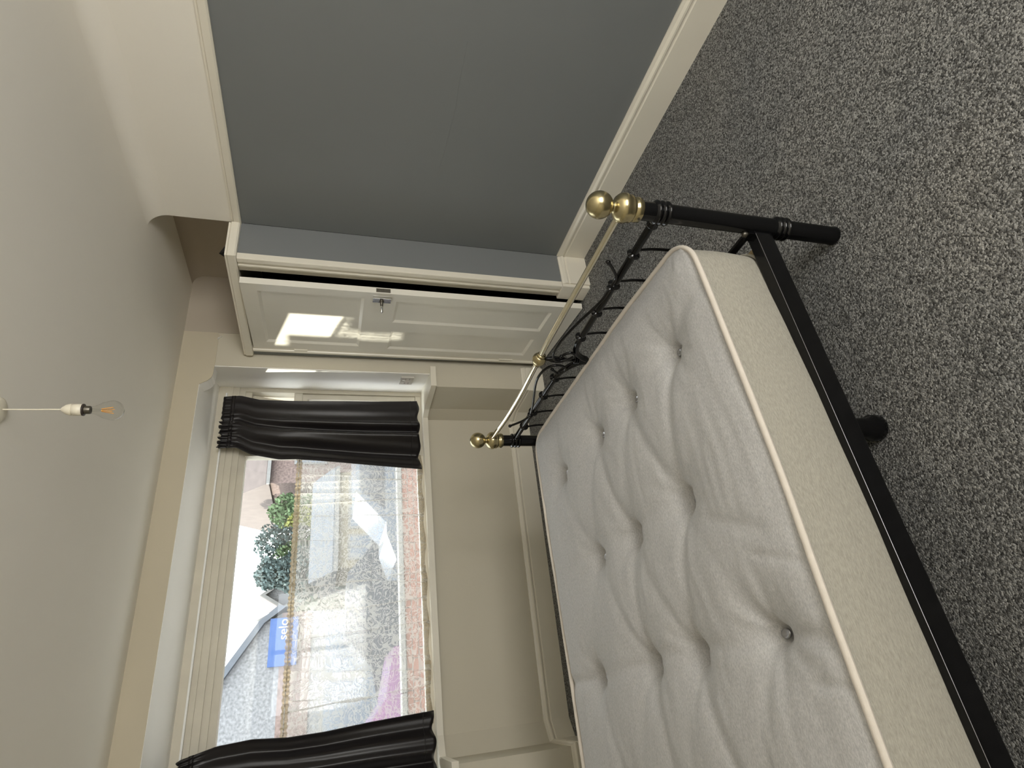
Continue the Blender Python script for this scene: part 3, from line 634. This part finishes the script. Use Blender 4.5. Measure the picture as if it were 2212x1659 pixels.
# ------------------------------------------------------------------ mattress
mat = empty('mattress', B0, TB, 'light grey button-tufted mattress with cream piping on the black bed frame', 'mattress')
MX0, MX1, MY0, MY1 = -2.0, -0.012, 0.010, 1.492
ZT, ZB = 0.532, 0.290
rows = [(-0.285, (0.262, 0.570, 0.855, 1.240)), (-0.705, (0.410, 0.745, 1.044)), (-1.100, (0.213, 0.542, 0.808, 1.225)), (-1.52, (0.41, 0.745, 1.044)), (-1.85, (0.213, 0.542, 0.808, 1.225))]
BT = [(x, y) for x, ys in rows for y in ys]
segs = []
for k in range(len(rows)-1):
    xa, ya = rows[k]; xb, yb = rows[k+1]
    for a in ya:
        for b in sorted(yb, key=lambda q: abs(q-a))[:2]:
            if abs(a-b) < 0.25: segs.append((xa, a, xb, b, 0.009 if abs(a-b) < 0.17 else 0.004, 0.026))
for x, ys in rows:
    for a, b in zip(ys, ys[1:]): segs.append((x, a, x, b, 0.006 if x in (-1.10, -1.85) else 0.003, 0.03))
segs += [(-1.10, 0.213, -1.13, 0.02, 0.010, 0.022), (-1.10, 1.225, -1.10, 1.48, 0.009, 0.022), (-0.285, 0.262, -0.20, 0.06, 0.006, 0.04), (-0.285, 1.24, -0.36, 1.45, 0.006, 0.03), (-0.80, 0.30, -0.88, 0.12, 0.005, 0.022), (-0.93, 0.16, -0.98, 0.03, 0.004, 0.012), (-1.21, 0.11, -1.22, 0.02, 0.005, 0.012)]
brnd = random.Random(4)
bph = [(brnd.uniform(0, 6.28), brnd.uniform(0, 6.28), brnd.choice((5, 6, 7))) for _ in BT]
def mz(x, y):
    ed = min(x-MX0, MX1-x, y-MY0, MY1-y)
    z = ZT-0.004+0.024*(1-math.exp(-ed/0.06))
    for (bx, by), (p1, p2, nn) in zip(BT, bph):
        dx, dy = x-bx, y-by; r2 = dx*dx+dy*dy
        if r2 < 0.16:
            r = math.sqrt(r2); q = max(0.0, r-0.016)
            z -= 0.040*math.exp(-q/0.036)+0.024*math.exp(-(r/0.12)**2)
            if r < 0.3:
                th = math.atan2(dy, dx)
                z += 0.0018*math.exp(-((r-0.06)/0.05)**2)*math.sin(nn*th+p1)+0.0009*math.exp(-((r-0.12)/0.08)**2)*math.sin(13*th+p2)
    for xa, ya, xb, yb, am, w_ in segs:
        ux, uy = xb-xa, yb-ya; L2 = ux*ux+uy*uy; t = ((x-xa)*ux+(y-ya)*uy)/L2
        t = max(0, min(1, t)); dx, dy = x-xa-ux*t, y-ya-uy*t; d2 = (dx*dx+dy*dy)/(w_*w_)
        if d2 < 6: z -= am*math.exp(-d2)
    z += 0.0028*mnoise.noise((x*5.0, y*14.0, 0.3))+0.0018*mnoise.noise((x*8+3, y*36.0, 4.1))+0.0035*mnoise.noise((x*3.1, y*4.3, 7.7))
    return z
nx, ny = 300, 230
# denser towards the visible foot; corners rounded
def rc(x, y):
    R = 0.10; cx_ = min(max(x, MX0+R), MX1-R); cy_ = min(max(y, MY0+R), MY1-R)
    dx, dy = x-cx_, y-cy_
    if dx and dy:
        l = max(abs(dx), abs(dy)); h = math.hypot(dx, dy); k = l/h; return cx_+dx*k, cy_+dy*k
    return x, y
def warp(x, y):
    t = max(0.0, min(1.0, (x+0.85)/0.85)); q = max(0.0, min(1.0, 1-y/0.6))
    return x-0.024*q*q*t*t, y+0.032*t*t*q
vs = []; fs = []
for i in range(nx+1):
    u = i/nx; x = MX1+(MX0-MX1)*(u**1.15)
    for j in range(ny+1):
        y = MY0+(MY1-MY0)*j/ny; px, py = rc(x, y); vs.append((*warp(px, py), mz(px, py)))
for i in range(nx):
    for j in range(ny): a = i*(ny+1)+j; fs.append((a, a+1, a+ny+2, a+ny+1))
mb = MB(); mb.add(vs, fs, True); mb.build('top_panel', 'ticking_grey', mat)
def outline(n=14, R=0.10, grow=0.0):
    pts = []
    for cx_, cy_, a0 in ((MX1-R, MY0+R, -math.pi/2), (MX1-R, MY1-R, 0), (MX0+R, MY1-R, math.pi/2), (MX0+R, MY0+R, math.pi)):
        for k in range(9): a = a0+math.pi/2*k/8; pts.append((cx_+(R+grow)*math.cos(a), cy_+(R+grow)*math.sin(a)))
    out = []
    for i, p in enumerate(pts):
        q = pts[(i+1) % len(pts)]; L = math.hypot(q[0]-p[0], q[1]-p[1]); m = max(1, int(L/0.05))
        for k in range(m): out.append((p[0]+(q[0]-p[0])*k/m, p[1]+(q[1]-p[1])*k/m))
    return out
def ring(profile, wob):
    base = outline(); n = len(base); vs = []; fs = []
    nrm = []
    for k in range(n):
        a, b = base[k-1], base[(k+1) % n]; t = Vector((b[0]-a[0], b[1]-a[1])).normalized(); nrm.append((t.y, -t.x))
    for g, z in profile:
        for k in range(n):
            w_ = wob*mnoise.noise((base[k][0]*5, base[k][1]*5, z*6)); vs.append((*warp(base[k][0]+nrm[k][0]*(g+w_), base[k][1]+nrm[k][1]*(g+w_)), z))
    for i in range(len(profile)-1):
        for k in range(n): fs.append((i*n+k, i*n+(k+1) % n, (i+1)*n+(k+1) % n, (i+1)*n+k))
    return vs, fs, n
prof = [(-0.004, ZT-0.006)]+[(-0.004+0.006*math.sin(math.pi*t), ZT-0.006+(ZB+0.004-ZT)*t) for t in [i/10 for i in range(1, 10)]]+[(-0.006, ZB+0.004), (-0.03, ZB), (-0.4, ZB)]
vs, fs, n = ring(prof, 0.003); mb = MB(); mb.add(vs, fs, True); mb.build('border', 'border_beige', mat)
for zc, r in ((ZT-0.002, 0.0085), (ZB+0.012, 0.005)):
    vs, fs, n = ring([(0.002+r*math.cos(2*math.pi*k/10), zc+r*math.sin(2*math.pi*k/10)) for k in range(11)], 0.0)
    wv = []
    for k, v_ in enumerate(vs):
        b_i = k % n; wv.append((v_[0], v_[1], v_[2]+0.004*mnoise.noise((vs[b_i][0]*3.2, vs[b_i][1]*3.2, 0.0))))
    mb = MB(); mb.add(wv, fs, True); mb.build('piping', 'piping_cream' if zc > 0.4 else 'border_beige', mat)
for bx, by in BT:
    z = mz(bx, by)
    mb = MB(); mb.lathe([(0.0015, -0.002), (0.012, -0.002), (0.0135, 0.001), (0.0125, 0.0045), (0.009, 0.0055), (0.0065, 0.0035), (0.0015, 0.003)], (0, 0, 0), 'z', 18)
    o = mb.build('button', 'eyelet_steel', mat, (*warp(bx, by), z+0.016)); o.scale = (0.85, 1.2, 1.0)

# ------------------------------------------------------------------ pendant lamp
lamp = empty('pendant_lamp', (0.936, 1.866, ZC), 0, 'bare clear filament bulb hanging on a white cord from the ceiling', 'lamp')
mb = MB(); mb.lathe([(0.010, -0.009), (0.028, -0.008), (0.034, -0.006), (0.036, -0.003), (0.037, 0.0)], (0, 0, 0), 'z', 28); mb.build('ceiling_rose', 'plastic_ivory', lamp)
MB().tube(bez([(0, 0, -0.008), (0.001, 0.0, -0.08), (0.002, -0.001, -0.12), (0.003, 0, -0.16)], 4), 0.0022, 8).build('cord', 'plastic_ivory', lamp)
mb = MB(); mb.lathe([(0.004, -0.153), (0.008, -0.157), (0.0145, -0.166), (0.0175, -0.176), (0.0178, -0.1815)], (0.003, 0, 0), 'z', 24); h = mb.build('lamp_holder', 'plastic_ivory', lamp)
mb = MB(); mb.lathe([(0.0165, -0.1815), (0.0165, -0.183), (0.0178, -0.1835), (0.0178, -0.2075), (0.016, -0.209)], (0.003, 0, 0), 'z', 24); mb.build('skirt', 'plastic_ivory', h)
mb = MB(); mb.lathe([(0.015, -0.2075), (0.0185, -0.209), (0.0185, -0.213), (0.014, -0.2145)], (0.003, 0, 0), 'z', 24); mb.build('shade_ring', 'dark_plastic', h)
mb = MB(); mb.lathe([(0.0125, -0.2135), (0.0125, -0.228), (0.0115, -0.230)], (0.003, 0, 0), 'z', 20); mb.build('bulb_cap', 'steel_dark', lamp)
zc = -0.285; pf = [(0.0112, -0.229), (0.0125, -0.240), (0.018, -0.252), (0.0245, -0.263)]
pf += [(max(0.0008, 0.0305*math.cos(a)), zc-0.003-0.0305*math.sin(a)) for a in [-0.55+(math.pi/2+0.55)*i/14 for i in range(15)]]
mb = MB(); mb.lathe(pf, (0.003, 0, 0), 'z', 28); bulb = mb.build('bulb', 'bulb_glass', lamp)
mb = MB(); mb.tube([(0.003, 0, -0.229), (0.003, 0, -0.262)], [0.006, 0.0025], 10); mb.build('stem', 'bulb_glass', bulb)
for k in range(4):
    a = math.pi/4+k*math.pi/2
    MB().tube([(0.003+0.004*math.cos(a), 0.004*math.sin(a), -0.258), (0.003+0.010*math.cos(a), 0.010*math.sin(a), -0.290)], 0.0012, 6).build('filament', 'filament', bulb)

# ------------------------------------------------------------------ outdoors
tag(MB().box(-60, 60, 4.31, 90, -0.55, -0.35).build('ground', 'asphalt'), 'grey road surface outside the window', kind='structure')
tag(MB().box(-40, 40, 4.31, 8.6, -0.35, -0.30).build('pavement', 'paving'), 'pale paved front strip outside the window', kind='structure')
# garden wall of red bricks with pale coping
gw = empty('garden_wall', (0, 7.6, 0), 0, 'low red brick garden wall outside behind the net curtain', 'wall')
MB().box(-2.2, 5.4, 0.012, 0.10, -0.31, 0.575).build('mortar_core', 'mortar', gw)
bm_ = MB().bbox(-0.1065, 0.1065, 0.0, 0.11, 0.0, 0.064, 0.004).mesh('brick'); bm_.materials.append(MAT['brick_red'])
for row in range(4):
    z = 0.575-0.075*(row+1)
    for k in range(33):
        o = bpy.data.objects.new('brick', bm_); COL.objects.link(o); o.parent = gw
        o.location = (-2.05+0.225*k+(0.1125 if row % 2 else 0), random.uniform(-0.003, 0.003), z)
for k in range(9):
    MB().bbox(-2.25+0.85*k, -1.41+0.85*k, -0.04, 0.15, 0.577, 0.632, 0.006).build('coping_stone', 'outdoor_white', gw)
def car(x, y, mat_, label, flip=1):
    root = empty('car', (x, y, -0.35), 0, label, 'car')
    L, H_, W_ = 2.0, 1.42, 0.85
    body = [(-L, 0.35), (-L, 0.70), (-1.55, 0.86), (1.3, 0.88), (L-0.05, 0.75), (L, 0.35), (1.62, 0.22), (-1.6, 0.22)]
    mb = MB().prism([(a*flip, b) for a, b in body], -W_, W_, 'y'); mb.build('body', mat_, root)
    cab = [(-1.35, 0.84), (-0.75, 1.38), (0.55, 1.42), (1.25, 0.86)]
    c = MB().prism([(a*flip, b) for a, b in cab], -W_+0.06, W_-0.06, 'y').build('cabin', mat_, root)
    for a, b in ((-1.12, -0.1), (0.0, 0.98)):
        pts = [(a+0.05, 0.90), (a+0.42 if a < -0.5 else a+0.04, 1.32), (b-0.04 if b < 0.5 else b-0.48, 1.33), (b-0.03, 0.90)]
        MB().prism([(p*flip, q) for p, q in pts], -W_+0.03, -W_+0.07, 'y').build('window', 'car_dark', c)
    for wx_ in (-1.2, 1.22):
        for wy_ in (-W_+0.06, W_-0.06):
            mb = MB(); mb.lathe([(0.30, -0.09), (0.32, -0.07), (0.32, 0.07), (0.30, 0.09)], (wx_*flip, wy_, 0.32), 'y', 20); w = mb.build('wheel', 'dark_plastic', root)
            mb = MB(); mb.lathe([(0.17, -0.095), (0.19, -0.092), (0.19, 0.092), (0.17, 0.095)], (wx_*flip, wy_, 0.32), 'y', 16); mb.build('hubcap', 'chrome', w)
car(4.45, 11.2, 'car_bluegrey', 'blue-grey parked car outside, nearest the right curtain')
car(-0.85, 11.4, 'car_purple', 'pinkish purple parked car outside near the left curtain')
car(2.3, 14.6, 'car_dark', 'dark parked car across the road outside', -1)

def window_unit(parent, x, y, z, w, h, fm='outdoor_white'):
    f = MB().box(x-w/2, x+w/2, y-0.05, y+0.02, z, z+h).build('window', fm, parent)
    MB().box(x-w/2+0.08, x-0.03, y-0.06, y-0.04, z+0.08, z+h-0.08).build('pane', 'car_bluegrey', f)
    MB().box(x+0.03, x+w/2-0.08, y-0.06, y-0.04, z+0.08, z+h-0.08).build('pane', 'car_bluegrey', f)
def house(name, x0, x1, y0, y1, zeave, zridge, wallm, roofm, label, gable='x', wins=(), over=0.25):
    root = empty(name, ((x0+x1)/2, y0, -0.35), 0, label, 'house'); cx_ = (x0+x1)/2
    def T(pl): return [(a-(cx_ if 1 else 0), b) for a, b in pl]
    zo = 0.35
    if gable == 'x':            # ridge runs along x, eaves to the street
        MB().box(x0-cx_, x1-cx_, 0, y1-y0, 0, zeave+zo).build('wall', wallm, root)
        ym = (y1-y0)/2
        MB().prism([(-over, zeave+zo-0.05), (-over, zeave+zo+0.1), (ym, zridge+zo), (y1-y0+over, zeave+zo+0.1), (y1-y0+over, zeave+zo-0.05)], x0-cx_-0.15, x1-cx_+0.15, 'x').build('roof', roofm, root)
        MB().box(x0-cx_-0.15, x1-cx_+0.15, -over-0.12, -over, zeave+zo-0.08, zeave+zo+0.06).build('gutter', 'outdoor_white', root)
    else:                       # gable faces the street
        MB().prism([(x0-cx_, 0), (x1-cx_, 0), (x1-cx_, zeave+zo), (0, zridge+zo), (x0-cx_, zeave+zo)], 0, y1-y0, 'y').build('wall', wallm, root)
        w = (x1-x0)/2+over; sl = (zridge-zeave)/((x1-x0)/2)
        MB().prism([(-w, zridge+zo-w*sl), (0, zridge+zo), (w, zridge+zo-w*sl), (w, zridge+zo-w*sl+0.18), (0, zridge+zo+0.18), (-w, zridge+zo-w*sl+0.18)], -over, y1-y0, 'y').build('roof', roofm, root)
        MB().prism([(-w, zridge+zo-w*sl-0.12), (0, zridge+zo-0.12), (w, zridge+zo-w*sl-0.12), (w, zridge+zo-w*sl+0.16), (0, zridge+zo+0.16), (-w, zridge+zo-w*sl+0.16)], -over-0.06, -over, 'y').build('bargeboard', 'outdoor_white', root)
    for (wx_, wz_, ww, wh) in wins: window_unit(root, wx_-cx_, 0, wz_+zo, ww, wh)
    return root
house('terraced_house', 9.7, 15.5, 26, 33, 4.0, 7.6, 'house_brick', 'roof_brown', 'brick terraced house outside at the right, nearest the curtain', 'x', [(11.2, 1.6, 1.3, 1.4), (13.4, 1.6, 1.3, 1.4)])
house('cottage', 4.9, 8.4, 21.5, 24.5, 1.2, 2.1, 'render_cream', 'roof_slate', 'low cream house outside with white windows below the trees', 'x', [(5.6, -0.2, 0.9, 1.0), (6.7, -0.2, 0.9, 1.0), (7.8, -0.2, 0.9, 1.0)], 0.15)
house('gabled_house', 5.4, 7.5, 33.5, 38, 2.9, 4.5, 'render_pale', 'roof_brown', 'pale gabled house outside behind the trees', 'y', [(6.4, 2.0, 0.8, 1.0)])
house('slate_house', 3.8, 5.3, 29, 32.5, 2.6, 4.1, 'render_pale', 'roof_slate', 'blue-grey roofed house outside beside the shop', 'y')
sh = empty('shop_building', (0, 19.0, -0.35), 0, 'pale shop building outside with a blue sign, filling the left of the window', 'building')
MB().prism([(-9, 0), (3.15, 0), (3.15, 3.0), (2.9, 3.45), (1.5, 4.4), (0.2, 5.4), (-9, 5.4)], 0, 7, 'y').build('wall', 'render_pale', sh)
MB().prism([(3.3, 2.9), (3.35, 3.1), (2.95, 3.6), (1.5, 4.6), (0.2, 5.62), (0.2, 5.4), (1.5, 4.4), (2.9, 3.45)], -0.2, 7, 'y').build('roof_edge', 'roof_slate', sh)
MB().box(-9, 3.15, -0.04, 0.0, 2.2, 3.0).build('brick_band', 'house_brick', sh)
sg = MB().bbox(1.75, 3.0, -0.16, -0.04, 2.55, 3.30, 0.01).build('sign', 'sign_blue', sh)
fc = bpy.data.curves.new('sign_lettering', 'FONT'); fc.body = 'selo'; fc.size = 0.34; fc.extrude = 0.008; fc.align_x = 'RIGHT'
fo = bpy.data.objects.new('sign_text', fc); COL.objects.link(fo); bpy.context.view_layer.update()
fm = bpy.data.meshes.new_from_object(fo.evaluated_get(bpy.context.evaluated_depsgraph_get())); bpy.data.objects.remove(fo)
fm.materials.clear(); fm.materials.append(MAT['white_paint'])
fo = bpy.data.objects.new('sign_lettering', fm); COL.objects.link(fo); fo.parent = sg; fo.location = (2.97, -0.175, 2.83); fo.rotation_euler = (math.pi/2, 0, 0)
MB().box(-9, 2.9, -0.08, 0.0, 0.3, 1.9).build('shop_front', 'outdoor_white', sh)
for k in range(8):
    MB().box(-8.7+1.45*k, -7.45+1.45*k, -0.10, -0.07, 0.55, 1.8).build('shop_window', 'car_bluegrey', sh)
# added fence, out of view to the left, shaped to mask the low sun
fe = empty('sun_mask_fence', (-2.0, 4.4, -0.30), 0, 'added board fence out of view left of the window, masking the low sun', 'fence')
for k in range(28):
    y = 0.06+0.125*k
    top = 2.25 if y < 0.80 else min(3.2, 2.25+(y-0.80)*1.5) if not 1.2 < y < 1.42 else 2.05  # board heights shaped to carve the sun patches indoors
    if 0.86 < y < 1.0: top = 1.93                                   # one board cut short to let a strip of sun through
    MB().bbox(-0.012, 0.012, y-0.06, y+0.06, 0.0, top, 0.003).build('sun_mask_board', 'bark', fe)
MB().box(0.013, 0.05, 0.0, 3.5, 0.4, 0.48).build('sun_mask_rail', 'bark', fe)

# trees
def tree(x, y, ztop, rad, mats, label, seed):
    root = empty('tree', (x, y, -0.35), 0, label, 'tree'); rnd = random.Random(seed)
    MB().tube([(0, 0, 0), (0.05, 0, 1.2), (0, 0.05, ztop*0.8)], [0.16, 0.12, 0.04], 8).build('trunk', 'bark', root)
    for mi, m_ in enumerate(mats):
        vs = []; fs = []
        nL = 7500//len(mats)
        for _ in range(nL):
            while True:
                a, b, c = rnd.uniform(-1, 1), rnd.uniform(-1, 1), rnd.uniform(-1, 1)
                if a*a+b*b+c*c < 1: break
            h0 = 0.6; hz = (ztop+0.35-h0)/2
            p = Vector((a*rad*(1+0.25*math.sin(7*c+seed)), b*rad, h0+hz+c*hz)); 
            if len(mats) > 1 and ((c*0.7+a*0.5 > 0.1) != (mi == 0)): continue
            s = rnd.uniform(0.07, 0.13); n1 = Vector((rnd.gauss(0, 1), rnd.gauss(0, 1), rnd.gauss(0, 1))).normalized(); t1 = n1.orthogonal().normalized()*s; t2 = n1.cross(t1)*0.6
            o = len(vs); vs += [p-t1, p+t2, p+t1, p-t2]; fs.append((o, o+1, o+2, o+3))
        mb = MB(); mb.add(vs, fs); me = bpy.data.meshes.new('foliage'); me.from_pydata([tuple(v) for v in vs], [], fs); me.materials.append(MAT[m_])
        fo_ = bpy.data.objects.new('foliage', me); COL.objects.link(fo_); fo_.parent = root; fo_['kind'] = 'stuff'
tree(6.15, 27.4, 4.4, 0.95, ['leaf_blue'], 'bluish evergreen tree outside beside the gabled house', 1)
tree(8.0, 29.2, 4.75, 1.15, ['leaf_blue', 'leaf_green'], 'tall bluish green tree outside in the middle of the tree row', 2)
tree(8.55, 26.3, 4.0, 0.8, ['leaf_green', 'leaf_yellow'], 'yellow-green tree outside against the brick house', 3)
tree(4.35, 26.6, 2.6, 0.55, ['leaf_dark'], 'small dark green tree outside before the slate roof', 4)
